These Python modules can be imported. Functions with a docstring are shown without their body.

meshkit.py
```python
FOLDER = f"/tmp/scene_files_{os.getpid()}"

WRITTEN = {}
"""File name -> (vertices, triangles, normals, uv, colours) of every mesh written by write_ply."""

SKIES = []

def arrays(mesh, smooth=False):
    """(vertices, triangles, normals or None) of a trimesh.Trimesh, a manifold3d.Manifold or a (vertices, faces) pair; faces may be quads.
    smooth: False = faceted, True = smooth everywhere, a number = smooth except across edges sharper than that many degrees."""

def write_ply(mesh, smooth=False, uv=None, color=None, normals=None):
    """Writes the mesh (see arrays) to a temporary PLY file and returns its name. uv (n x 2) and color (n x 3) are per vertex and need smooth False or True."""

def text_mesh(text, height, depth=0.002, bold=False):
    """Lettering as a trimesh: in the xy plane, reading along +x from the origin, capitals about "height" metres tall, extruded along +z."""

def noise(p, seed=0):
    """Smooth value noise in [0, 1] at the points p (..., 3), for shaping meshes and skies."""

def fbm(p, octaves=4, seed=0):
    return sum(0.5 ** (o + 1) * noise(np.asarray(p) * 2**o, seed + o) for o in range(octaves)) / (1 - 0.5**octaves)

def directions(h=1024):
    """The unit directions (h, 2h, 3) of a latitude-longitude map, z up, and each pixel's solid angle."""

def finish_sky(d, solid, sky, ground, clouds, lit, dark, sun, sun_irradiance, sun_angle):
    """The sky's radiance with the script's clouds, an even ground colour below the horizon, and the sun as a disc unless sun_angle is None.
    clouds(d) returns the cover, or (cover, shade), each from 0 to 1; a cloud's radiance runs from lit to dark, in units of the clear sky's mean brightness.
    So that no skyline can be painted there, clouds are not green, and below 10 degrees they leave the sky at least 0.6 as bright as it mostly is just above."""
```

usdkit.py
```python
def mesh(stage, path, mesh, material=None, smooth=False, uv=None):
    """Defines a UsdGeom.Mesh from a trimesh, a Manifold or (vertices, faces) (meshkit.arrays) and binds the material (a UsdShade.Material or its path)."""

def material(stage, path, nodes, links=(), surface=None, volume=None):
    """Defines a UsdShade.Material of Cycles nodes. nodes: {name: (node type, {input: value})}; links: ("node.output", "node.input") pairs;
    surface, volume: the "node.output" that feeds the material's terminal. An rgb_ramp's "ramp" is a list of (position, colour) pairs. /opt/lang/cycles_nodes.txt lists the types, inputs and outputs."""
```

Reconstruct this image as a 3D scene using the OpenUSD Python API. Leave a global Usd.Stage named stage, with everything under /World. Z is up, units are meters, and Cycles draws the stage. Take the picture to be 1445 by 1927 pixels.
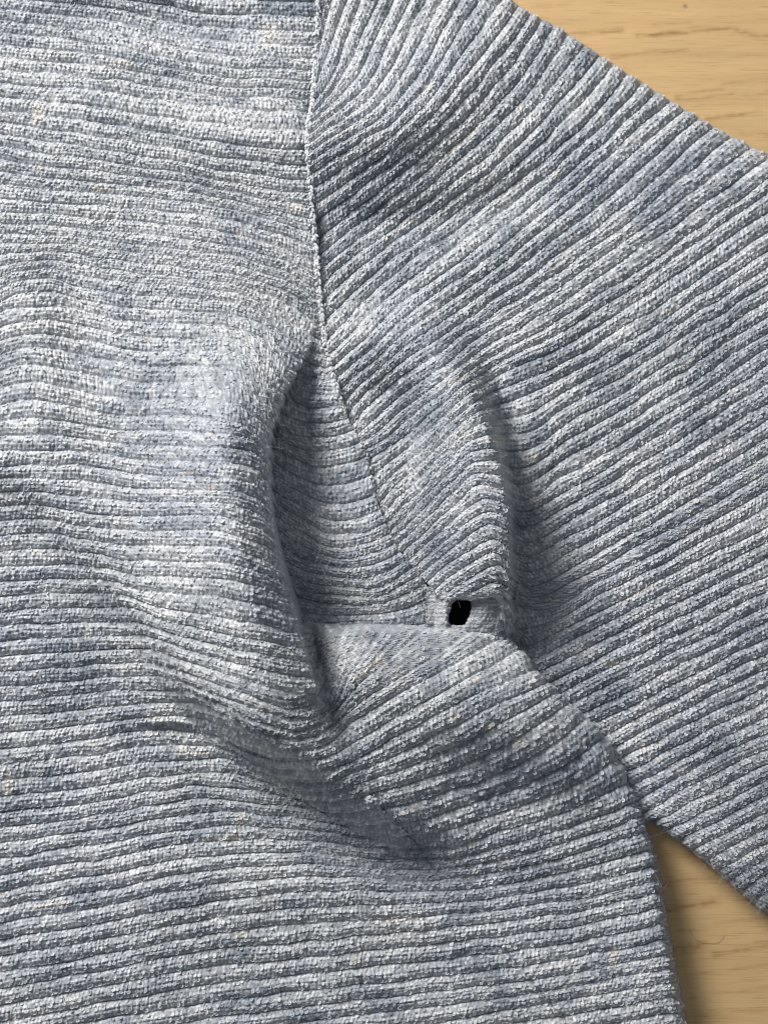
"""A space-dyed ribbed sweater lying bunched at the underarm on an oak table top, seen from above."""
import math
import numpy as np
from scipy.interpolate import PchipInterpolator
from scipy.ndimage import map_coordinates
from scipy.spatial import cKDTree
from pxr import Usd, UsdGeom, UsdLux, UsdShade, Gf, Sdf, Vt
import usdkit
from meshkit import noise, fbm

stage = Usd.Stage.CreateInMemory()
UsdGeom.SetStageUpAxis(stage, UsdGeom.Tokens.z)
UsdGeom.SetStageMetersPerUnit(stage, 1.0)
UsdGeom.Xform.Define(stage, '/World')
UsdGeom.Scope.Define(stage, '/World/Looks')
rng = np.random.default_rng(7)

# ---------------------------------------------------------------- camera (a phone held over the table, tipped a little)
W, H = 1445.0, 1927.0          # the picture the measurements were taken in
S = 0.00018                    # metres of cloth per measured unit
DIST, TILT = 0.42, math.radians(11)
ZC = 45 * S                    # height of the cloth the camera looks at
CAM = np.array([0.0, -DIST * math.sin(TILT), ZC + DIST * math.cos(TILT)])
AX_R, AX_U, AX_F = np.array([1.0, 0, 0]), np.array([0, math.cos(TILT), math.sin(TILT)]), np.array([0, math.sin(TILT), -math.cos(TILT)])
cam = UsdGeom.Camera.Define(stage, '/World/camera')
cam.CreateHorizontalApertureAttr(W * S / DIST * 26.0)
cam.CreateVerticalApertureAttr(H * S / DIST * 26.0)
cam.CreateFocalLengthAttr(26.0)
cam.CreateClippingRangeAttr(Gf.Vec2f(0.01, 10.0))
cam.CreateFStopAttr(8.0)
cam.CreateFocusDistanceAttr(0.405)
cam.CreateExposureAttr(0.0)
m = Gf.Matrix4d(1.0)
m.SetRow(0, Gf.Vec4d(*AX_R, 0)); m.SetRow(1, Gf.Vec4d(*AX_U, 0)); m.SetRow(2, Gf.Vec4d(*(-AX_F), 0)); m.SetRow(3, Gf.Vec4d(*CAM, 1))
cam.AddTransformOp().Set(m)


def to_world(px, py, z):
    """Where the sight line of a measured point meets the height z (in measured units above the table)."""
    a, b = (px - W / 2) * S / DIST, -(py - H / 2) * S / DIST
    d = AX_F + a[..., None] * AX_R + b[..., None] * AX_U
    k = (z * S - CAM[2]) / d[..., 2]
    return CAM + k[..., None] * d


# ---------------------------------------------------------------- light: one window-like lamp beyond the top edge, dim room light
LAMP_POS, LAMP_AIM = np.array([-0.62, 0.68, 0.55]), np.array([0.0, 0.03, 0.0])
lamp = UsdLux.RectLight.Define(stage, '/World/room_lamp')
lamp.CreateWidthAttr(0.42); lamp.CreateHeightAttr(0.30)
lamp.CreateIntensityAttr(52.0)
lamp.CreateColorAttr(Gf.Vec3f(1.0, 0.975, 0.945))
zax = LAMP_POS - LAMP_AIM; zax /= np.linalg.norm(zax)
xax = np.cross([0, 0, 1], zax); xax /= np.linalg.norm(xax); yax = np.cross(zax, xax)
m = Gf.Matrix4d(1.0)
m.SetRow(0, Gf.Vec4d(*xax, 0)); m.SetRow(1, Gf.Vec4d(*yax, 0)); m.SetRow(2, Gf.Vec4d(*zax, 0)); m.SetRow(3, Gf.Vec4d(*LAMP_POS, 1))
lamp.AddTransformOp().Set(m)
dome = UsdLux.DomeLight.Define(stage, '/World/room_light')
dm = usdkit.material(stage, '/World/Looks/room_light', {'b': ('background_shader', {'color': (0.87, 0.935, 1.0), 'strength': 0.22})}, surface='b.background')
UsdShade.MaterialBindingAPI.Apply(dome.GetPrim()).Bind(dm)


def tag(prim, label=None, category=None, group=None, kind=None):
    for k, v in (('label', label), ('category', category), ('group', group), ('kind', kind)):
        if v:
            prim.SetCustomDataByKey(k, v)


def put_mesh(path, v, f, n=None, color=None, mat=None):
    me = UsdGeom.Mesh.Define(stage, path)
    me.CreatePointsAttr(Vt.Vec3fArray.FromNumpy(np.ascontiguousarray(v, np.float32)))
    me.CreateFaceVertexCountsAttr(Vt.IntArray.FromNumpy(np.full(len(f), f.shape[1], np.int32)))
    me.CreateFaceVertexIndicesAttr(Vt.IntArray.FromNumpy(np.ascontiguousarray(f, np.int32).ravel()))
    me.CreateSubdivisionSchemeAttr('none')
    me.CreateDoubleSidedAttr(True)
    if n is not None:
        me.CreateNormalsAttr(Vt.Vec3fArray.FromNumpy(np.ascontiguousarray(n, np.float32)))
        me.SetNormalsInterpolation('vertex')
    if color is not None:
        UsdGeom.PrimvarsAPI(me).CreatePrimvar('dye', Sdf.ValueTypeNames.Color3fArray, 'vertex').Set(Vt.Vec3fArray.FromNumpy(np.ascontiguousarray(color, np.float32)))
    if mat is not None:
        UsdShade.MaterialBindingAPI.Apply(me.GetPrim()).Bind(mat)
    return me.GetPrim()


# ---------------------------------------------------------------- materials
YARN = usdkit.material(stage, '/World/Looks/yarn', {
    'a': ('attribute', {'attribute': 'dye'}),
    'g': ('geometry', {}),
    'n': ('noise_texture', {'scale': 2600.0, 'detail': 2.0}),
    'r': ('rgb_ramp', {'ramp': [(0.28, (0.62, 0.62, 0.63)), (0.72, (1.25, 1.25, 1.24))]}),
    'x': ('mix', {'mix_type': 'multiply', 'fac': 1.0}),
    'b': ('bump', {'strength': 0.55, 'distance': 0.00025}),
    'p': ('principled_bsdf', {'roughness': 0.52, 'specular_ior_level': 0.45, 'sheen_weight': 0.25, 'sheen_roughness': 0.5}),
}, [('g.position', 'n.vector'), ('n.fac', 'r.fac'), ('a.color', 'x.color1'), ('r.color', 'x.color2'), ('x.color', 'p.base_color'),
    ('n.fac', 'b.height'), ('b.normal', 'p.normal')], surface='p.BSDF')
GLOSSY_YARN = usdkit.material(stage, '/World/Looks/rayon_loops', {
    'a': ('attribute', {'attribute': 'dye'}),
    'p': ('principled_bsdf', {'roughness': 0.24, 'specular_ior_level': 1.0}),
}, [('a.color', 'p.base_color')], surface='p.BSDF')
FIBRE = usdkit.material(stage, '/World/Looks/fibre', {'p': ('principled_bsdf', {'base_color': (0.30, 0.315, 0.34), 'roughness': 0.5})}, surface='p.BSDF')
HOLE_SHADE = usdkit.material(stage, '/World/Looks/hole_shade', {'p': ('principled_bsdf', {'base_color': (0.03, 0.032, 0.04), 'roughness': 0.9, 'specular_ior_level': 0.1})}, surface='p.BSDF')  # near-black colour stands in for the shade inside the hole
DARK_FIBRE = usdkit.material(stage, '/World/Looks/dark_fibre', {'p': ('principled_bsdf', {'base_color': (0.16, 0.11, 0.07), 'roughness': 0.5})}, surface='p.BSDF')
LINT = usdkit.material(stage, '/World/Looks/lint', {'p': ('principled_bsdf', {'base_color': (0.75, 0.73, 0.68), 'roughness': 0.8})}, surface='p.BSDF')
OAK = usdkit.material(stage, '/World/Looks/oak', {
    'a': ('attribute', {'attribute': 'dye'}),
    'g': ('geometry', {}),
    'm1': ('mapping', {'rotation': (0, 0, -0.07), 'scale': (7, 130, 1)}),
    'n1': ('noise_texture', {'scale': 1.0, 'detail': 5.0, 'roughness': 0.6, 'distortion': 0.6}),
    'r1': ('rgb_ramp', {'ramp': [(0.25, (0.90, 0.87, 0.83)), (0.5, (1, 1, 1)), (0.75, (1.05, 1.06, 1.07))]}),
    'm2': ('mapping', {'rotation': (0, 0, -0.09), 'scale': (70, 1900, 1)}),
    'n2': ('noise_texture', {'scale': 1.0, 'detail': 3.0, 'roughness': 0.55, 'distortion': 0.3}),
    'r2': ('rgb_ramp', {'ramp': [(0.30, (0.72, 0.66, 0.58)), (0.44, (1, 1, 1)), (0.7, (1.05, 1.05, 1.05))]}),
    'x1': ('mix', {'mix_type': 'multiply', 'fac': 1.0}),
    'x2': ('mix', {'mix_type': 'multiply', 'fac': 0.8}),
    'b': ('bump', {'strength': 0.22, 'distance': 0.0002}),
    'p': ('principled_bsdf', {'roughness': 0.5, 'specular_ior_level': 0.4}),
}, [('g.position', 'm1.vector'), ('m1.vector', 'n1.vector'), ('n1.fac', 'r1.fac'), ('g.position', 'm2.vector'), ('m2.vector', 'n2.vector'), ('n2.fac', 'r2.fac'),
    ('a.color', 'x1.color1'), ('r1.color', 'x1.color2'), ('x1.color', 'x2.color1'), ('r2.color', 'x2.color2'), ('x2.color', 'p.base_color'),
    ('n2.fac', 'b.height'), ('b.normal', 'p.normal')], surface='p.BSDF')


# ---------------------------------------------------------------- helpers on polylines and heights
def sstep(x, a, b):
    t = np.clip((x - a) / (b - a), 0, 1)
    return t * t * (3 - 2 * t)


TRACED = {}


def along(px, py, poly):
    """Signed distance to a smoothed polyline (positive to the left of travel, y down) and the values its vertices carry, eased between them."""
    key = repr(poly)
    if key not in TRACED:
        a = np.asarray(poly, float)
        d = np.r_[0, np.cumsum(np.hypot(*np.diff(a[:, :2], axis=0).T))]
        q = np.linspace(0, d[-1], int(d[-1] / 1.0) + 2)
        line = PchipInterpolator(d, a)(q)
        gx_, gy_ = np.arange(-140, 1640, 6.0), np.arange(-160, 2320, 6.0)
        fields = None
        if a.shape[1] > 2:
            few = line[::16]
            GX, GY = np.meshgrid(gx_, gy_)
            num, den = np.zeros(GX.shape + (a.shape[1] - 2,)), np.zeros(GX.shape)
            near = cKDTree(few[:, :2]).query(np.stack([GX.ravel(), GY.ravel()], 1))[0].reshape(GX.shape)
            for row in few:
                w_ = np.exp(-(np.hypot(GX - row[0], GY - row[1]) - near) / (16 + 0.06 * near))
                den += w_; num += w_[..., None] * row[2:]
            fields = num / den[..., None]
        TRACED[key] = (line, np.gradient(line[:, :2], axis=0), cKDTree(line[:, :2]), fields)
    line, tan, tree, fields = TRACED[key]
    dist, idx = tree.query(np.stack([px.ravel(), py.ravel()], 1))
    dx, dy = px.ravel() - line[idx, 0], py.ravel() - line[idx, 1]
    sd = np.where(tan[idx, 0] * dy - tan[idx, 1] * dx > 0, -dist, dist).reshape(px.shape)
    if fields is None:
        return sd, np.zeros(px.shape + (0,))
    c = np.stack([(py.ravel() + 160) / 6, (px.ravel() + 140) / 6])
    val = np.stack([map_coordinates(fields[..., k], c, order=1, mode='nearest') for k in range(fields.shape[-1])], -1)
    return sd, val.reshape(px.shape + (-1,))


def smax(a, b, k):
    return 0.5 * (a + b + np.sqrt((a - b) ** 2 + k * k)) - 0.25 * k


def gauss(px, py, cx, cy, ang, s1, s2):
    c, s = math.cos(ang), math.sin(ang)
    u, v = (px - cx) * c + (py - cy) * s, -(px - cx) * s + (py - cy) * c
    return np.exp(-(u / s1) ** 2 - (v / s2) ** 2)


def resample(pts, n):
    pts = np.asarray(pts, float)
    d = np.r_[0, np.cumsum(np.hypot(*np.diff(pts, axis=0).T))]
    fine = PchipInterpolator(d, pts)(np.linspace(0, d[-1], 1200))
    d = np.r_[0, np.cumsum(np.hypot(*np.diff(fine, axis=0).T))]
    q = np.linspace(0, d[-1], n)
    return np.stack([np.interp(q, d, fine[:, 0]), np.interp(q, d, fine[:, 1])], 1)


# the folds, traced as crest lines: x, y, height
BASE = 46.0
FOLD_F = [(600, 560, 0), (588, 640, 18), (552, 715, 70), (524, 780, 118), (508, 860, 142), (514, 960, 150), (532, 1060, 142), (560, 1165, 104), (586, 1260, 66), (614, 1345, 36), (660, 1440, 6), (690, 1480, 0)]
FOLD_G = [(-80, 850, 14), (0, 892, 26), (60, 930, 36), (130, 1010, 46), (240, 1140, 62), (350, 1290, 84), (450, 1375, 110), (560, 1442, 114), (700, 1535, 100), (800, 1575, 62), (900, 1602, 24), (1000, 1622, 8), (1100, 1640, 0)]
CREST = [(660, 700, 0, 40, 80), (715, 668, 26, 60, 80), (780, 664, 52, 95, 70), (845, 700, 80, 135, 48), (893, 765, 108, 165, 30), (930, 860, 130, 190, 17), (950, 950, 138, 190, 12), (955, 1030, 132, 165, 9), (956, 1090, 112, 150, 10), (955, 1135, 80, 135, 12), (957, 1190, 34, 120, 14)]
SEAM = [(596, -60), (597, 60), (592, 130), (587, 195), (578, 262), (583, 330), (590, 420), (598, 520), (606, 600), (618, 680), (640, 740), (660, 800), (690, 855), (705, 930), (725, 985), (745, 1030), (775, 1065), (805, 1100)]
UPPER_EDGE = [(880, -60), (930, -18), (960, 2), (1060, 58), (1130, 105), (1250, 180), (1330, 230), (1445, 292), (1540, 345)]
BODY_EDGE = [(960, 1200), (978, 1218), (1007, 1257), (1062, 1312), (1138, 1384), (1173, 1442), (1195, 1502), (1214, 1545), (1235, 1610), (1248, 1690), (1262, 1770), (1275, 1850), (1290, 1927), (1310, 2030)]
LOW_EDGE = [(1212, 1542), (1288, 1592), (1373, 1662), (1423, 1707), (1460, 1728), (1540, 1745)]


def relief(px, py):
    """Slow waves that any laid-out cloth has."""
    q = np.stack([px / 210, py / 210, np.zeros_like(px)], -1)
    return 9 * (noise(q, 3) - 0.5) + 5 * (noise(q * 2.3, 5) - 0.5)


def z_body(px, py, valley):
    sg, hg = along(px, py, FOLD_G)
    plateau = hg[..., 0] * sstep(sg, -54, 32) * np.exp(-(np.maximum(sg - 40, 0) / 330) ** 2)
    sf, hf = along(px, py, FOLD_F)
    left, hF = -sf, hf[..., 0]                                  # sf > 0 to the right of the fold line
    d = np.maximum(left, 0)
    roll = np.where(left < 120, 0.60 * hF * (1 - np.sqrt(np.clip(1 - (1 - np.clip(d / 120, 0, 1)) ** 2, 0, 1))), 0)
    hump = hF * np.exp(-(np.maximum(np.abs(sf) - 60, 0) / 140) ** 2)
    hi = BASE + plateau + hump - roll
    hi = hi + 20 * gauss(px, py, 70, 690, 1.45, 190, 55) - 10 * gauss(px, py, 170, 640, 1.25, 150, 45)
    hi = hi + 22 * gauss(px, py, 520, 240, 0.2, 140, 60) - 15 * gauss(px, py, 330, 40, 0.1, 230, 42) - 6 * gauss(px, py, 500, 400, 0.4, 130, 40)
    trough = -22 * np.exp(-((sg + 66) / 44) ** 2) * np.clip(hg[..., 0] / 70, 0, 1)
    hi = hi + trough + 10 * gauss(px, py, 640, 1680, 0.1, 260, 60)
    if valley:
        lo = 36 + 20 * sstep(px, 560, 740) - 12 * sstep(py, 1060, 1170) + 10 * gauss(px, py, 640, 730, 0, 60, 60)
        lo = lo + (45 * sstep(py, 1150, 1235) + 42 * np.exp(-(sf / 22) ** 2) * sstep(py, 1165, 1200)) * (1 - sstep(px, 588, 622))
        b = sstep(sf, -2, 4) * sstep(py, 585, 730)
        return hi * (1 - b) + lo * b + relief(px, py)
    bulge = 98 * gauss(px, py, 835, 1325, 0.20, 255, 140) + 26 * gauss(px, py, 640, 1240, 0.4, 90, 60) + 24 * gauss(px, py, 1040, 1420, 0.75, 150, 70)
    b = sstep(sf, -14, 26)
    side = BASE + smax(plateau * 0.9, bulge, 26) + trough
    z = hi * (1 - b) + side * b
    z = z - 52 * np.exp(-(np.maximum(sf, 0) / 34) ** 2) * (1 - sstep(py, 1225, 1310)) * sstep(sf, -6, 0)
    z = z - 20 * np.exp(-((sf - 8) / 30) ** 2) * sstep(py, 1160, 1240) * (1 - sstep(py, 1350, 1430))
    return z + relief(px, py) + 6 * sstep(px, 950, 1150) + 14 * gauss(px, py, 1220, 1720, 1.45, 230, 60)


def z_sleeve(px, py):
    sc, v = along(px, py, CREST)
    h, wl, wr = v[..., 0], v[..., 1], v[..., 2]
    # to the right of travel (towards the seam) the tent slopes gently, to the other side it falls steeply
    inner = h * np.clip(1 - (np.maximum(-sc, 0) / wl) ** 2, 0, 1) ** 1.15
    outer = h * np.exp(-(np.maximum(sc, 0) / wr) ** 2)
    tent = np.where(sc < 0, inner, outer) * (1 - sstep(py, 1178, 1212))
    z = BASE - 4 + tent + relief(px + 900, py)
    sr, hr = along(px, py, [(560, 280, 20), (640, 255, 38), (740, 230, 46), (830, 165, 34), (900, 60, 14), (930, -40, 6)])
    z = z + hr[..., 0] * np.where(sr > 0, np.exp(-(sr / 110) ** 2), np.exp(-(sr / 75) ** 2))
    st, ht = along(px, py, [(600, 430, 8), (700, 420, 20), (850, 410, 27), (960, 370, 22), (1060, 310, 5)])
    z = z - ht[..., 0] * np.exp(-(st / 48) ** 2)
    sw, hw = along(px, py, [(1120, 560, 2), (1190, 620, 10), (1250, 700, 11), (1330, 800, 3)])
    z = z + hw[..., 0] * np.exp(-(sw / 40) ** 2)
    z = z + 9 * gauss(px, py, 780, 590, -0.6, 150, 50)
    se, _ = along(px, py, BODY_EDGE)
    z = z - 17 * np.exp(-(se / 42) ** 2)
    z = z + 16 * gauss(px, py, 1370, 1620, 0.66, 170, 55)
    z = z - 10 * np.exp(-((sc - wr * 1.6) / 30) ** 2) * np.clip(h / 110, 0, 1)
    return z


# ---------------------------------------------------------------- the ribs, traced as lines of cloth
VALLEY_KEYS = [
    [(-40, -75), (200, -55), (400, -35), (600, -30)],
    [(-40, 60), (200, 80), (320, 106), (450, 124), (592, 130)],
    [(-40, 148), (200, 165), (350, 186), (450, 197), (586, 203)],
    [(-40, 196), (150, 220), (350, 250), (475, 271), (577, 276)],
    [(-40, 270), (150, 295), (350, 325), (480, 350), (585, 362)],
    [(-40, 338), (110, 352), (220, 362), (400, 380), (500, 405), (591, 432)],
    [(-40, 425), (100, 432), (250, 445), (400, 462), (500, 485), (599, 530)],
    [(-40, 500), (50, 478), (130, 482), (250, 500), (400, 515), (500, 540), (606, 600)],
    [(-40, 560), (36, 524), (90, 518), (155, 535), (277, 552), (400, 558), (480, 575), (540, 620), (615, 665)],
    [(-40, 640), (40, 600), (100, 598), (180, 615), (300, 632), (420, 632), (500, 660), (545, 715), (585, 735), (640, 740)],
    [(-40, 705), (64, 664), (125, 672), (194, 685), (300, 700), (420, 700), (490, 725), (522, 790), (579, 805), (658, 795)],
    [(-40, 768), (69, 746), (138, 760), (238, 778), (350, 775), (450, 790), (505, 830), (535, 850), (600, 872), (688, 852)],
    [(-40, 825), (80, 815), (200, 830), (300, 838), (400, 838), (480, 850), (510, 890), (560, 920), (620, 945), (705, 928)],
    [(-40, 882), (83, 877), (166, 878), (277, 896), (400, 898), (480, 910), (512, 945), (560, 975), (630, 1008), (725, 985)],
    [(-40, 950), (50, 940), (110, 948), (200, 955), (300, 960), (400, 960), (490, 985), (525, 1015), (570, 1042), (650, 1062), (748, 1032)],
    [(-40, 1015), (100, 1003), (150, 1012), (250, 1025), (400, 1025), (500, 1055), (545, 1080), (600, 1100), (690, 1108), (776, 1067)],
    [(-40, 1085), (100, 1075), (190, 1080), (260, 1100), (400, 1105), (505, 1125), (555, 1138), (620, 1148), (700, 1146), (806, 1108)],
    [(-40, 1140), (100, 1130), (220, 1130), (290, 1152), (400, 1175), (510, 1195), (560, 1205), (640, 1196), (720, 1194), (830, 1180)],
    [(-40, 1190), (110, 1178), (245, 1176), (320, 1198), (440, 1228), (530, 1245), (575, 1250), (640, 1230), (730, 1222), (840, 1205)],
    [(-40, 1240), (110, 1228), (270, 1222), (350, 1245), (480, 1287), (560, 1306), (600, 1302), (660, 1275), (740, 1255), (850, 1230)],
]
BULGE_KEYS = [
    [(-40, 1240), (110, 1228), (270, 1222), (350, 1245), (480, 1284), (548, 1300), (577, 1286), (580, 1235), (569, 1174)],
    [(-40, 1290), (110, 1277), (280, 1264), (380, 1294), (480, 1330), (565, 1350), (612, 1338), (645, 1275), (678, 1222), (705, 1174)],
    [(-40, 1332), (110, 1318), (240, 1303), (340, 1304), (411, 1330), (494, 1366), (560, 1378), (610, 1362), (660, 1308), (740, 1246), (818, 1180)],
    [(-40, 1372), (110, 1357), (221, 1346), (332, 1336), (411, 1352), (494, 1388), (549, 1402), (604, 1394), (660, 1350), (738, 1300), (849, 1238), (928, 1189)],
    [(-40, 1412), (150, 1392), (300, 1372), (380, 1377), (470, 1416), (540, 1430), (600, 1427), (700, 1375), (800, 1318), (900, 1262), (978, 1218)],
    [(-40, 1455), (140, 1438), (300, 1415), (400, 1412), (480, 1442), (540, 1462), (600, 1466), (655, 1446), (711, 1419), (794, 1376), (900, 1320), (1020, 1270)],
    [(-40, 1525), (140, 1508), (277, 1485), (400, 1472), (520, 1492), (600, 1508), (711, 1485), (794, 1462), (870, 1433), (950, 1392), (1015, 1352), (1066, 1316)],
    [(-40, 1595), (140, 1570), (300, 1545), (420, 1530), (560, 1542), (700, 1560), (827, 1538), (905, 1512), (1000, 1477), (1080, 1435), (1140, 1388)],
    [(-40, 1668), (200, 1630), (400, 1597), (560, 1592), (700, 1608), (830, 1608), (960, 1575), (1080, 1540), (1192, 1492)],
    [(-40, 1748), (200, 1708), (400, 1670), (600, 1652), (800, 1660), (923, 1648), (1073, 1615), (1221, 1566)],
    [(-40, 1795), (200, 1755), (400, 1718), (594, 1696), (800, 1692), (1000, 1672), (1236, 1618)],
    [(-40, 1885), (200, 1840), (400, 1805), (600, 1785), (723, 1772), (873, 1757), (1073, 1730), (1248, 1690)],
    [(-40, 1975), (200, 1930), (400, 1895), (600, 1872), (800, 1850), (1000, 1825), (1263, 1775)],
    [(-40, 2075), (300, 2010), (600, 1960), (800, 1938), (973, 1910), (1278, 1860)],
    [(-40, 2170), (300, 2105), (600, 2050), (1000, 1990), (1295, 1945)],
    [(-40, 2260), (600, 2140), (1312, 2035)],
]
SLEEVE_KEYS = [
    [(597, 40), (604, -20), (612, -90)],
    [(593, 120), (606, 60), (622, 0), (640, -80)],
    [(587, 195), (622, 150), (655, 75), (685, 0), (710, -70)],
    [(578, 262), (640, 215), (700, 160), (745, 80), (785, 0), (815, -70)],
    [(583, 330), (650, 285), (730, 235), (800, 165), (850, 85), (905, 0), (928, -24)],
    [(589, 400), (660, 350), (740, 290), (830, 215), (900, 130), (960, 50), (985, 16)],
    [(596, 490), (660, 440), (723, 392), (823, 312), (923, 217), (1003, 125), (1048, 50)],
    [(602, 560), (660, 510), (723, 458), (823, 385), (923, 310), (1020, 215), (1075, 152), (1120, 98)],
    [(612, 645), (660, 595), (723, 535), (830, 455), (943, 370), (1083, 254), (1140, 194), (1184, 140)],
    [(632, 718), (690, 670), (740, 620), (850, 540), (973, 446), (1090, 350), (1173, 276), (1225, 230), (1268, 192)],
    [(657, 792), (700, 740), (760, 690), (850, 630), (960, 556), (1080, 474), (1200, 385), (1290, 306), (1358, 246)],
    [(673, 824), (715, 788), (766, 745), (836, 694), (905, 640), (1005, 580), (1110, 508), (1220, 432), (1330, 354), (1424, 281)],
    [(690, 855), (730, 835), (773, 800), (823, 757), (880, 712), (960, 664), (1073, 605), (1200, 525), (1320, 440), (1490, 320)],
    [(705, 930), (760, 880), (820, 825), (870, 775), (915, 745), (960, 728), (1073, 678), (1200, 605), (1320, 526), (1490, 410)],
    [(725, 985), (782, 930), (840, 870), (890, 825), (930, 815), (970, 815), (1073, 760), (1200, 690), (1320, 612), (1490, 500)],
    [(745, 1030), (800, 975), (850, 930), (900, 890), (945, 895), (975, 912), (1073, 858), (1173, 800), (1320, 706), (1490, 596)],
    [(775, 1065), (820, 1025), (870, 985), (920, 955), (955, 965), (985, 985), (1073, 943), (1200, 868), (1320, 790), (1490, 682)],
    [(803, 1097), (840, 1065), (885, 1035), (930, 1015), (958, 1030), (990, 1050), (1073, 1010), (1200, 940), (1320, 868), (1490, 766)],
    [(835, 1128), (870, 1105), (910, 1085), (945, 1075), (965, 1095), (1000, 1110), (1100, 1063), (1250, 980), (1490, 840)],
    [(885, 1130), (915, 1112), (940, 1100), (958, 1112), (975, 1130), (1010, 1132), (1110, 1088), (1250, 1012), (1490, 878)],
    [(930, 1128), (953, 1138), (975, 1160), (1020, 1158), (1120, 1110), (1250, 1042), (1490, 912)],
    [(940, 1215), (985, 1222), (1040, 1197), (1150, 1142), (1300, 1067), (1490, 972)],
    [(975, 1285), (1020, 1268), (1100, 1227), (1250, 1152), (1490, 1034)],
    [(1045, 1370), (1100, 1344), (1200, 1292), (1300, 1242), (1490, 1147)],
    [(1110, 1450), (1158, 1424), (1273, 1364), (1373, 1314), (1490, 1257)],
    [(1185, 1530), (1223, 1505), (1300, 1462), (1400, 1412), (1490, 1370)],
    [(1243, 1561), (1300, 1535), (1400, 1485), (1490, 1442)],
    [(1330, 1627), (1400, 1588), (1490, 1545)],
    [(1405, 1692), (1450, 1665), (1490, 1645)],
    [(1450, 1724), (1470, 1710), (1495, 1700)],
    [(1500, 1738), (1505, 1734), (1512, 1728)],
]
NV = 14          # samples across one rib
ROWS = 4         # courses of loops on one rib
LOOP = 7.8       # length of one loop


def hash01(a, b, seed):
    h = (a.astype(np.int64) * 374761393 + b.astype(np.int64) * 668265263 + seed * 974711) & 0xFFFFFFFF
    h = ((h ^ (h >> 13)) * 1274126177) & 0xFFFFFFFF
    return ((h ^ (h >> 16)) & 0xFFFF) / 65535.0


PALE, MID, BLUE, CREAM = np.array([0.56, 0.575, 0.592]), np.array([0.375, 0.402, 0.445]), np.array([0.205, 0.237, 0.285]), np.array([0.70, 0.64, 0.56])


def dye(s, rib, w, seed, px, py):
    """Colour of the space-dyed yarn: streaks that run along the ribs, plus each loop's own tone."""
    z0 = np.zeros_like(s)
    k = rib + np.floor(w * ROWS) / ROWS
    a = noise(np.stack([s / 70, k * 0.75, z0 + 0.3], -1), seed)
    b = noise(np.stack([s / 26, k * 1.7, z0 + 0.7], -1), seed + 5)
    c = noise(np.stack([s / 9, np.floor(rib * ROWS + w * ROWS) * 1.0, z0 + 0.1], -1), seed + 9)
    big = fbm(np.stack([px / 160, py / 110, z0], -1), 3, seed + 17)
    v = 0.57 + 0.8 * (a - 0.5) + 0.45 * (b - 0.5) + 0.45 * (c - 0.5) + 0.5 * (big - 0.5)
    t = np.clip(v * 1.25 - 0.12, 0, 1)[..., None]
    col = np.where(t < 0.42, BLUE + (MID - BLUE) * np.clip(t / 0.42, 0, 1), MID + (PALE - MID) * np.clip((t - 0.42) / 0.58, 0, 1))
    warm = sstep(noise(np.stack([s / 55, k * 0.8, z0 + 4.0], -1), seed + 31), 0.91, 0.98)[..., None]
    lilac = sstep(fbm(np.stack([px / 220, py / 160, z0 + 2], -1), 2, seed + 37), 0.42, 0.7)[..., None]
    col = col * (1 + lilac * (np.array([0.99, 0.99, 1.02]) - 1))
    return col * (1 - 0.55 * warm) + CREAM * 0.55 * warm


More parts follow.
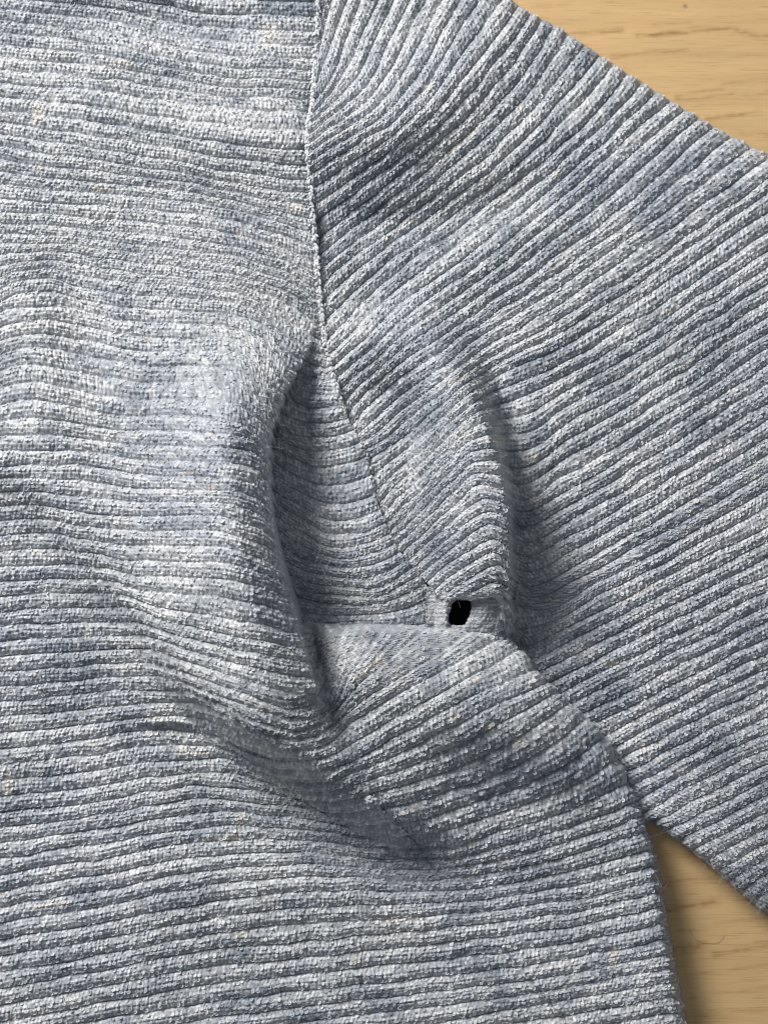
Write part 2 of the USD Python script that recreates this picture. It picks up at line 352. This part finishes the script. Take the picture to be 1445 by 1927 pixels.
def grid_normals(P):
    du, dv = np.gradient(P, axis=1), np.gradient(P, axis=0)
    n = np.cross(du, dv)
    n /= np.maximum(np.linalg.norm(n, axis=-1, keepdims=True), 1e-20)
    return -n if n[..., 2].mean() < 0 else n


class Panel:
    """A piece of ribbed cloth: rib lines interpolated between the traced ones, lifted to its height, then knitted."""

    def __init__(self, keys, index, height, depth, seed, flip_ends):
        nu = int(max(np.hypot(*np.diff(resample(k, 300), axis=0).T).sum() for k in keys) / 2.2)
        rs = np.array([resample(k, nu) for k in keys])
        index = np.asarray(index, float)
        nr = int(round(index[-1] - index[0]))
        index = index[0] + (index - index[0]) * nr / (index[-1] - index[0])
        q = np.linspace(index[0], index[-1], nr * NV + 1)
        P2 = PchipInterpolator(index, rs.reshape(len(keys), -1))(q).reshape(len(q), nu, 2)
        self.nr, self.nu = nr, nu
        px, py = P2[..., 0].copy(), P2[..., 1].copy()
        seg = np.hypot(np.diff(px, axis=1), np.diff(py, axis=1))
        s = np.concatenate([np.zeros((len(q), 1)), np.cumsum(seg, 1)], 1)
        end = s[:, -1:] - s
        rib = np.minimum(np.arange(len(q)) // NV, nr - 1)[:, None] + np.zeros_like(s)
        w = (np.arange(len(q))[:, None] - rib * NV) / NV
        # ribs waver a little
        wob = (noise(np.stack([s / 45, np.round(q)[:, None] * 0.7 + 0 * s, 0 * s], -1), seed + 50) - 0.5) * 6.0
        edge = np.minimum(np.arange(len(q)), len(q) - 1 - np.arange(len(q)))[:, None] / NV
        fade = sstep(s, 0, 40) * sstep(end, 0, 40) * sstep(edge, 0, 1.5)
        tx, ty = np.gradient(px, axis=1), np.gradient(py, axis=1)
        tl = np.maximum(np.hypot(tx, ty), 1e-9)
        px, py = px - ty / tl * wob * fade, py + tx / tl * wob * fade
        self.px, self.py, self.s, self.end = px, py, s, end
        z = height(px, py)
        z = flip_ends(self, z)
        self.z = z
        base = to_world(px, py, z)
        n = grid_normals(base)
        # rib and loops
        rid = rib + seed * 1000
        prof = np.sin(np.pi * np.clip(w, 0, 1)) ** 0.72
        dep = depth(px, py) * (0.55 + 0.9 * noise(np.stack([s / 60, rib * 0.9, 0 * s], -1), seed + 60))
        row = np.minimum(np.floor(w * ROWS), ROWS - 1)
        a = s / LOOP + 0.5 * (row % 2) + hash01(rid * 3 + row, rid * 0, 4) * 3 + 0.35 * (noise(np.stack([s / 18, rib * 3 + row, 0 * s], -1), seed + 61) - 0.5)
        cell = np.floor(a)
        key = rid * 4 + row
        fa = a - cell - 0.5 - 0.22 * (hash01(key, cell, 1) - 0.5)
        fb = w * ROWS - row - 0.5 - 0.25 * (hash01(key, cell, 2) - 0.5)
        r = hash01(key, cell, 3)
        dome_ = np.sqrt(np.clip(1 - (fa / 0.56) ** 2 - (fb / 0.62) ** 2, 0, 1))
        squeeze = np.repeat(np.linalg.norm(base[NV::NV] - base[:-1:NV], axis=-1), NV, axis=0) / S
        squeeze = np.vstack([squeeze, squeeze[-1:]])
        sq = np.clip(squeeze / 24, 0.2, 1.0)
        steep = sstep(n[..., 2], 0.08, 0.36)
        self.steep = steep
        disp = dep * sq * (prof - 1) + 3.1 * (0.5 + 1.0 * r) * dome_ * (0.45 + 0.55 * prof) * (0.25 + 0.75 * steep) * (0.4 + 0.6 * sq)
        mat_noise = fbm(np.stack([px / 5.5, py / 5.5, 0 * s], -1), 2, seed + 70)
        disp = disp + 2.2 * (mat_noise - 0.5)
        self.surf = base + (disp * S)[..., None] * n
        self.nrm = grid_normals(self.surf)
        flip = (self.nrm * n).sum(-1) < -0.2
        self.nrm[flip] = n[flip]
        self.col = dye(s, rib, w, seed, px, py) * (0.60 + 0.66 * r * dome_ + 0.16 * dome_)[..., None]  # shade in the gaps between loops is put into the colour
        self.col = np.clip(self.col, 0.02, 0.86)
        self.base, self.bn, self.w, self.rib, self.row, self.cell, self.fa, self.fb, self.key, self.prof = base, n, w, rib, row, cell, fa, fb, key, prof
        self.seed = seed
        self.backing_z = z

    def backing(self, sink=16, step=6):
        i, j = np.arange(0, self.px.shape[0], step), np.unique(np.r_[np.arange(0, self.nu, step), self.nu - 1])
        px, py, z = (x[np.ix_(i, j)] for x in (self.px, self.py, self.z))
        P = to_world(px, py, np.maximum(z - sink, 1.5))
        return quads(P) + (grid_normals(P).reshape(-1, 3),)

    def rib_mesh(self, k):
        sl = slice(k * NV, (k + 1) * NV + 1)
        v, f = quads(self.surf[sl])
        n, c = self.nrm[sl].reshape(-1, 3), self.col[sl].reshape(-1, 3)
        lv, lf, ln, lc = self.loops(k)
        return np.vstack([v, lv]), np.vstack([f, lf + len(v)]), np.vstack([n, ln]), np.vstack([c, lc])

    def loops(self, k):
        """The shiny loops that stand out of each course: small half rings."""
        sl = slice(k * NV, (k + 1) * NV)
        near = np.abs(self.fb[sl]) < 0.5 / (NV / ROWS) + 0.02
        near &= np.abs(self.fa[sl]) < 0.16
        ii, jj = np.nonzero(near)
        code = self.key[sl][ii, jj] * 100000 + self.cell[sl][ii, jj]
        _, first = np.unique(code, return_index=True)
        ii, jj = ii[first], jj[first]
        keep = (hash01(self.key[sl][ii, jj], self.cell[sl][ii, jj], 11) < 0.5) & (hash01(self.key[sl][ii, jj], self.cell[sl][ii, jj], 17) < self.steep[sl][ii, jj] ** 2)
        ii, jj = ii[keep], jj[keep]
        h = lambda n: hash01(self.key[sl][ii, jj], self.cell[sl][ii, jj], n)
        base, N = self.surf[sl][ii, jj], self.bn[sl][ii, jj]
        j2 = np.clip(jj + 2, 0, self.nu - 1); j1 = np.clip(jj - 2, 0, self.nu - 1)
        T = self.surf[sl][ii, j2] - self.surf[sl][ii, j1]
        T = T - (T * N).sum(1, keepdims=True) * N
        T /= np.maximum(np.linalg.norm(T, axis=1, keepdims=True), 1e-12)
        B = np.cross(N, T)
        rot = (h(12) - 0.5) * 1.9 + 0.3
        T, B = T * np.cos(rot)[:, None] + B * np.sin(rot)[:, None], B * np.cos(rot)[:, None] - T * np.sin(rot)[:, None]
        rad, lift, thick = (2.5 + 1.5 * h(13)) * S, (0.9 + 1.6 * h(14)) * S, (0.62 + 0.35 * h(15)) * S
        th = np.linspace(0.05, np.pi - 0.05, 5)
        m, ring = len(th), 3
        C = base[:, None] + (rad[:, None] * np.cos(th))[..., None] * T[:, None] - (rad[:, None] * (np.sin(th) - 0.5))[..., None] * B[:, None] + (lift[:, None] * (np.sin(th) ** 0.7 * 1.2 - 0.5))[..., None] * N[:, None]
        D = np.gradient(C, axis=1); D /= np.maximum(np.linalg.norm(D, axis=-1, keepdims=True), 1e-15)
        U = np.cross(D, np.broadcast_to(N[:, None], D.shape)); U /= np.maximum(np.linalg.norm(U, axis=-1, keepdims=True), 1e-15)
        V = np.cross(D, U)
        ph = np.arange(ring) * 2 * np.pi / ring
        rn = U[:, :, None] * np.cos(ph)[:, None] + V[:, :, None] * np.sin(ph)[:, None]
        X = C[:, :, None] + rn * thick[:, None, None, None]
        cnt = len(ii)
        a, b = np.meshgrid(np.arange(m - 1), np.arange(ring), indexing='ij')
        q0 = (a * ring + b).ravel(); q1 = (a * ring + (b + 1) % ring).ravel()
        quad = np.stack([q0, q1, q1 + ring, q0 + ring], 1)
        F = (np.arange(cnt)[:, None, None] * (m * ring) + quad[None]).reshape(-1, 4)
        tone = self.col[sl][ii, jj]
        tone = np.clip(tone * (0.95 + 0.55 * h(16))[:, None] + 0.06, 0, 0.85)
        return X.reshape(-1, 3), F, rn.reshape(-1, 3), np.repeat(tone, m * ring, axis=0)


def quads(P):
    r, c = P.shape[:2]
    i, j = np.meshgrid(np.arange(r - 1), np.arange(c - 1), indexing='ij')
    a = (i * c + j).ravel()
    return P.reshape(-1, 3), np.stack([a, a + c, a + c + 1, a + 1], 1)


def left_index(keys):
    y = np.array([k[0][1] for k in keys], float)
    f = np.cumsum(1 / (22.5 + 9.5 * np.linspace(-100, 2300, 2401) / 1927))
    return np.interp(y, np.linspace(-100, 2300, 2401), f)


def spaced_index(keys):
    out = [0.0]
    for a, b in zip(keys[:-1], keys[1:]):
        A, B = resample(a, 60), resample(b, 60)
        d = np.sqrt(((A[:, None] - B[None]) ** 2).sum(-1)).min(1)
        pitch = 24.5 + 2.5 * np.clip(np.median(B[:, 1]) / 1500, 0, 1)
        out.append(out[-1] + max(np.median(d[5:55]) / pitch, 0.2))
    return out


def ends_valley(p, z):
    return z - 3 * np.exp(-(p.end / 14) ** 2)


def ends_bulge(p, z):
    ex, ey = p.px[:, -1:], p.py[:, -1:]
    free = sstep(ey, 1470, 1560)                       # lies on the table below the sleeve's corner
    top = 1 - sstep(ex, 930, 1000)
    R = 18 + 6 * top
    d = np.clip(p.end / R, 0, 1)
    arc = np.sqrt(np.clip(1 - (1 - d) ** 2, 0, 1))
    low = np.where(free > 0.5, 5.0, np.where(top > 0.5, 44.0, 34.0))
    return low + (np.maximum(z, low) - low) * arc


def ends_sleeve(p, z):
    ex, ey, sx, sy = p.px[:, -1:], p.py[:, -1:], p.px[:, :1], p.py[:, :1]
    du = np.abs(along(ex, ey, UPPER_EDGE)[0])
    on_upper = (du < 20) & (ex < 1470)
    arc = np.sqrt(np.clip(1 - (1 - np.clip(p.end / 26, 0, 1)) ** 2, 0, 1))
    z = np.where(on_upper, 5 + (z - 5) * arc, z)
    dl = np.abs(along(sx, sy, LOW_EDGE)[0])
    on_low = (dl < 14) & (sx > 1214)
    arc = np.sqrt(np.clip(1 - (1 - np.clip(p.s / 24, 0, 1)) ** 2, 0, 1))
    z = np.where(on_low, 5 + (z - 5) * arc, z)
    tip = (sy > 1098) & (sy < 1160) & (sx < 945)
    arc = np.sqrt(np.clip(1 - (1 - np.clip(p.s / 34, 0, 1)) ** 2, 0, 1))
    return np.where(tip, 72 + (z - 72) * (0.1 + 0.9 * arc), z)


def depth_body(px, py):
    d = 5.0 + 0.9 * sstep(py, 900, 1500)
    return d * (1 - 0.6 * gauss(px, py, 680, 1225, 0.15, 120, 70)) - 2.6 * gauss(px, py, 250, 520, 0.2, 260, 110) - 2.5 * gauss(px, py, 420, 1050, 1.3, 250, 90) + 1.5 * gauss(px, py, 590, 1000, 1.4, 160, 70) - 2.5 * gauss(px, py, 720, 1230, 0.1, 160, 60)


def depth_sleeve(px, py):
    return 6.1 - 2.0 * gauss(px, py, 800, 960, 1.2, 190, 90) - 1.5 * gauss(px, py, 1400, 900, 1.2, 600, 150)


vi = left_index(VALLEY_KEYS)
bi = left_index(BULGE_KEYS)
upper = Panel(VALLEY_KEYS, vi, lambda x, y: z_body(x, y, True), depth_body, 1, ends_valley)
lower = Panel(BULGE_KEYS, bi, lambda x, y: z_body(x, y, False), depth_body, 2, ends_bulge)
arm = Panel(SLEEVE_KEYS, spaced_index(SLEEVE_KEYS), z_sleeve, depth_sleeve, 3, ends_sleeve)

# ---------------------------------------------------------------- the table top under it
gx = np.unique(np.r_[np.linspace(-1200, 880, 40), np.arange(880, 1520, 3.0), np.linspace(1520, 2600, 24)])
gy = np.unique(np.r_[np.linspace(-1100, -60, 24), np.arange(-60, 330, 1.6), np.linspace(330, 1500, 24), np.arange(1500, 1990, 1.6), np.linspace(1990, 2900, 24)])
TX, TY = np.meshgrid(gx, gy)
TP = to_world(TX, TY, np.zeros_like(TX))
TP[..., 2] = 0
wood = np.array([0.58, 0.392, 0.19]) * np.ones(TX.shape + (3,))
q = np.stack([TX / 260, (TY + 0.06 * TX) / 26, 0 * TX], -1)
wood *= (0.93 + 0.14 * fbm(q, 3, 4))[..., None]
STREAKS = [  # polyline, half width, strength: the darker grain lines
    ([(1060, 66), (1110, 61), (1170, 56)], 5, 0.42), ([(1200, 64), (1260, 60), (1330, 54), (1375, 54), (1410, 62), (1470, 68)], 6, 0.40),
    ([(1225, 66), (1290, 60)], 4, 0.35), ([(1150, 106), (1210, 100), (1290, 94)], 5, 0.32), ([(1300, 100), (1470, 104)], 6, 0.12),
    ([(1270, 180), (1330, 170), (1360, 168)], 3, 0.35), ([(1275, 184), (1370, 178), (1470, 172)], 5, 0.42), ([(1360, 156), (1450, 150)], 4, 0.25),
    ([(1330, 222), (1380, 216), (1430, 211)], 5, 0.40), ([(1380, 250), (1470, 255)], 7, 0.22), ([(1230, 46), (1300, 40)], 4, 0.14), ([(1000, 12), (1080, 6)], 4, 0.15),
    ([(1225, 1672), (1280, 1660), (1345, 1652)], 6, 0.32), ([(1245, 1718), (1300, 1706), (1350, 1696)], 8, 0.42), ([(1265, 1790), (1320, 1780)], 10, 0.33),
    ([(1345, 1796), (1400, 1786), (1470, 1772)], 7, 0.45), ([(1345, 1738), (1470, 1722)], 4, 0.2), ([(1300, 1836), (1470, 1812)], 4, 0.16), ([(1300, 1880), (1470, 1856)], 5, 0.15), ([(1310, 1912), (1470, 1898)], 6, 0.18),
]
for line, hw, st in STREAKS:
    sd, _ = along(TX, TY, line)
    ragged = 1.5 * noise(np.stack([TX / 34, (TY + 0.09 * TX) / 3.0, 0 * TX], -1), 21) * (0.4 + 0.9 * noise(np.stack([TX / 9, (TY + 0.09 * TX) / 6, 0 * TX], -1), 23))
    g = st * np.exp(-(sd / hw) ** 2) * np.clip(ragged, 0, 1)
    wood *= 1 - g[..., None] * np.array([0.75, 0.95, 1.1])
sd = np.hypot(TX - 1289, TY - 10.5)
wood *= 1 - (0.6 * np.exp(-(sd / 3.6) ** 2))[..., None]
v, f = quads(TP)
tt = put_mesh('/World/table_top', v, f, np.tile([0, 0, 1.0], (len(v), 1)), wood.reshape(-1, 3), OAK)
tag(tt, 'honey coloured oak table top with brown grain under the sweater', 'table top', kind='structure')

# ---------------------------------------------------------------- the sweater
sw = UsdGeom.Xform.Define(stage, '/World/sweater').GetPrim()
tag(sw, 'pale blue grey ribbed knit sweater bunched at the underarm on the table', 'sweater')


def numbered(stem, i):
    return stem if i == 0 else f'{stem}_{i:03d}'


SHADES = {'cavity_shade': HOLE_SHADE}
parts = []
for name, panels in (('body', (upper, lower)), ('sleeve', (arm,))):
    vs, fs, ns, at = [], [], [], 0
    for p in panels:
        v, f, n = p.backing()
        vs.append(v); fs.append(f + at); ns.append(n); at += len(v)
    v = np.vstack(vs)
    put_mesh(f'/World/sweater/{name}', v, np.vstack(fs), np.vstack(ns), np.tile(MID, (len(v), 1)), YARN)
    k = 0
    for p in panels:
        for r in range(p.nr):
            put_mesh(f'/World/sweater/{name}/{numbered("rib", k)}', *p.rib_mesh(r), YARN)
            k += 1


def patch(path, PX, PY, PZ, seed, cut=None, amp=2.6, tint=1.0):
    """A small knitted piece without ribs."""
    s, t = PX / 7.5, PY / 7.0
    row = np.floor(t)
    a = s + 0.5 * (row % 2)
    c = np.floor(a)
    r = hash01(row + 500, c + 900, seed)
    d = np.sqrt(np.clip(1 - ((a - c - 0.5) / 0.56) ** 2 - ((t - row - 0.5) / 0.58) ** 2, 0, 1))
    base = to_world(PX, PY, PZ)
    n = grid_normals(base)
    P = base + ((amp * (0.5 + r) * d + 4.5 * (fbm(np.stack([PX / 5, PY / 5, 0 * PX], -1), 3, seed) - 0.5)) * S)[..., None] * n
    v, f = quads(P)
    col = dye(PX + 0.3 * PY, 0 * row, 0.5 + 0 * row, seed + 40, PX, PY) * (0.75 + 0.5 * r * d)[..., None] * tint  # gaps between its loops get painted shade too
    if cut is not None:
        f = f[~cut.ravel()[f].any(1)]
    return put_mesh(path, v, f, grid_normals(P).reshape(-1, 3), np.clip(col, 0.02, 0.85).reshape(-1, 3), YARN)


# the piece of cloth round the opening at the underarm, and the cavity behind it, its shade painted near black
PX, PY = np.meshgrid(np.arange(802, 976, 1.0), np.arange(1104, 1212, 1.0))
hole_d = (np.abs((PX - 865 + 0.26 * (PY - 1153)) / 19.5) ** 3.4 + np.abs((PY - 1152) / 24.0) ** 3.4) ** (1 / 3.4)
hole_d = hole_d + 0.10 * (noise(np.stack([PX / 7, PY / 7, 0 * PX], -1), 77) - 0.5)
PZ = 76 + (8 + 16 * (1 - sstep(PY, 1126, 1170))) * sstep(PX, 884, 916) - 12 * np.exp(-np.maximum(hole_d - 1, 0) * 3.0) - 40 * sstep(PX, 944, 968) - 26 * sstep(-PX, -842, -814) - 12 * sstep(PY, 1165, 1200)
patch('/World/sweater/underarm_panel', PX, PY, PZ, 8, hole_d < 1.0, 1.2, 0.8)
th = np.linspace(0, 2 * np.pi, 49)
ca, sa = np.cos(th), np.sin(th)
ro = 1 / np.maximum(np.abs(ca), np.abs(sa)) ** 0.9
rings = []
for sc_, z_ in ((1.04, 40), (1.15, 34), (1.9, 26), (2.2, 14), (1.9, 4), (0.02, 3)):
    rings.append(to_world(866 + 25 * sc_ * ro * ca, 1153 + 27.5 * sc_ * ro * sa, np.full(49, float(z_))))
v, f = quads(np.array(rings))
put_mesh('/World/sweater/hole_interior', v, f, None, None, HOLE_SHADE)

# seam between body and sleeve: a row of small stitches
def stitches(path, line, pitch, length, width, h0, seed, side=2, bright=1.0, zf=None):
    pts = resample(line, int(np.hypot(*np.diff(np.asarray(line, float), axis=0).T).sum() / pitch))
    t = np.gradient(pts, axis=0); t /= np.linalg.norm(t, axis=1, keepdims=True)
    import trimesh
    ico = trimesh.creation.icosphere(1)
    vs, fs, cs, at = [], [], [], 0
    r_ = np.random.default_rng(seed)
    for i, (p, d) in enumerate(zip(pts, t)):
        for sgn in ([-1, 1] if side == 2 else [0]):
            ang = math.atan2(d[1], d[0]) + sgn * 0.45 + r_.normal(0, 0.18)
            ln, wd = length * r_.uniform(0.8, 1.2), width * r_.uniform(0.8, 1.2)
            x, y = ico.vertices[:, 0] * ln, ico.vertices[:, 1] * wd
            qx = p[0] + sgn * width * 0.75 * -d[1] + x * math.cos(ang) - y * math.sin(ang) + r_.normal(0, 1.0)
            qy = p[1] + sgn * width * 0.75 * d[0] + x * math.sin(ang) + y * math.cos(ang) + r_.normal(0, 0.6)
            zc = zf(p[0], p[1]) + h0 + r_.normal(0, 2.2)
            vs.append(to_world(qx, qy, zc + ico.vertices[:, 2] * wd * 0.5)); fs.append(ico.faces + at); at += len(ico.vertices)
            tone = (MID + (PALE - MID) * r_.uniform(0.35, 1.15)) * bright
            cs.append(np.tile(np.clip(tone, 0, 0.85), (len(ico.vertices), 1)))
    v, f = np.vstack(vs), np.vstack(fs)
    _, _, n = __import__('meshkit').arrays((v, f), True)
    return put_mesh(path, v, f, n, np.vstack(cs), YARN)


one = lambda x, y: float(max(z_sleeve(np.array([x + 6.0]), np.array([y]))[0], z_body(np.array([x - 6.0]), np.array([y]), True)[0]))
stitches('/World/sweater/seam', SEAM[:11], 6.0, 4.8, 2.7, -2.6, 3, 2, 1.15, one)
stitches('/World/sweater/seam_001', SEAM[10:14], 8.0, 4.4, 2.2, -5.0, 4, 1, 1.0, one)

# short reinforcing patch of plain knit where the seams meet
PX, PY = np.meshgrid(np.arange(586, 652, 1.4), np.arange(690, 792, 1.4))
cx = 606 + 0.36 * (PY - 690)
e = np.abs(PX - cx) / (19 - 0.06 * (PY - 690))
PZ = np.maximum(z_sleeve(PX, PY), z_body(PX, PY, True)) - 6 + 5 * np.sqrt(np.clip(1 - e ** 2, 0, 1)) - 8 * (1 - sstep(PY, 688, 706)) - 8 * sstep(PY, 760, 792)
patch('/World/sweater/gusset', PX, PY, PZ, 12, e > 1.0, 1.6, 1.05)

# fuzz: fine fibres that stand off the cloth
pts, cnt, wid = [], [], []
for p, num in ((upper, 20000), (lower, 20000), (arm, 24000)):
    i, j = rng.integers(0, p.px.shape[0], num), rng.integers(0, p.nu, num)
    P0, N = p.surf[i, j], p.bn[i, j]
    d = rng.normal(size=(num, 3)); d /= np.linalg.norm(d, axis=1, keepdims=True)
    d = d + N * rng.uniform(0.1, 0.9, (num, 1)); d /= np.linalg.norm(d, axis=1, keepdims=True)
    L = rng.gamma(3.0, 3.2, (num, 1)) * S
    c1 = rng.normal(size=(num, 3)) * 0.5
    t = np.linspace(0, 1, 6)
    C = P0[:, None] + (L * d)[:, None] * t[None, :, None] + (L * c1)[:, None] * (t[None, :, None] ** 2)
    C[..., 2] = np.maximum(C[..., 2], 0.0004)
    pts.append(C.reshape(-1, 3)); cnt += [6] * num
    wid.append(np.repeat(rng.uniform(0.12, 0.28, num) * S, 6))
fz = UsdGeom.BasisCurves.Define(stage, '/World/sweater/fuzz')
fz.CreateTypeAttr('linear')
fz.CreatePointsAttr(Vt.Vec3fArray.FromNumpy(np.vstack(pts).astype(np.float32)))
fz.CreateCurveVertexCountsAttr(Vt.IntArray.FromNumpy(np.array(cnt, np.int32)))
fz.CreateWidthsAttr(Vt.FloatArray.FromNumpy(np.concatenate(wid).astype(np.float32)))
fz.SetWidthsInterpolation('vertex')
UsdShade.MaterialBindingAPI.Apply(fz.GetPrim()).Bind(FIBRE)
tag(fz.GetPrim(), kind='stuff')


# ---------------------------------------------------------------- small stray things
def strand(path, line, z, width, mat):
    p = resample(line, 40)
    P = to_world(p[:, 0], p[:, 1], np.full(40, 0.0) + z)
    c = UsdGeom.BasisCurves.Define(stage, path)
    c.CreateTypeAttr('linear')
    c.CreatePointsAttr(Vt.Vec3fArray.FromNumpy(P.astype(np.float32)))
    c.CreateCurveVertexCountsAttr(Vt.IntArray([40]))
    c.CreateWidthsAttr(Vt.FloatArray([float(width * S)] * 40))
    c.SetWidthsInterpolation('vertex')
    UsdShade.MaterialBindingAPI.Apply(c.GetPrim()).Bind(mat)
    return c.GetPrim()


tag(strand('/World/stray_fibre', [(1298, 1752), (1306, 1766), (1322, 1775), (1345, 1776), (1358, 1768), (1362, 1760)], 1.0, 0.32, DARK_FIBRE), 'thin curled dark fibre lying on the wood beside the sweater', 'fibre')
import trimesh
fl = trimesh.creation.icosphere(2)
fl.vertices += 0.35 * (np.random.default_rng(2).random(fl.vertices.shape) - 0.5)
qv = to_world(957 + fl.vertices[:, 0] * 4.4, 1166 + fl.vertices[:, 1] * 4.8, 74 + fl.vertices[:, 2] * 4)
pr = usdkit.mesh(stage, '/World/lint_speck', (qv, fl.faces), LINT, smooth=True).GetPrim()
tag(pr, 'tiny white speck of lint at the right of the small dark hole', 'lint')
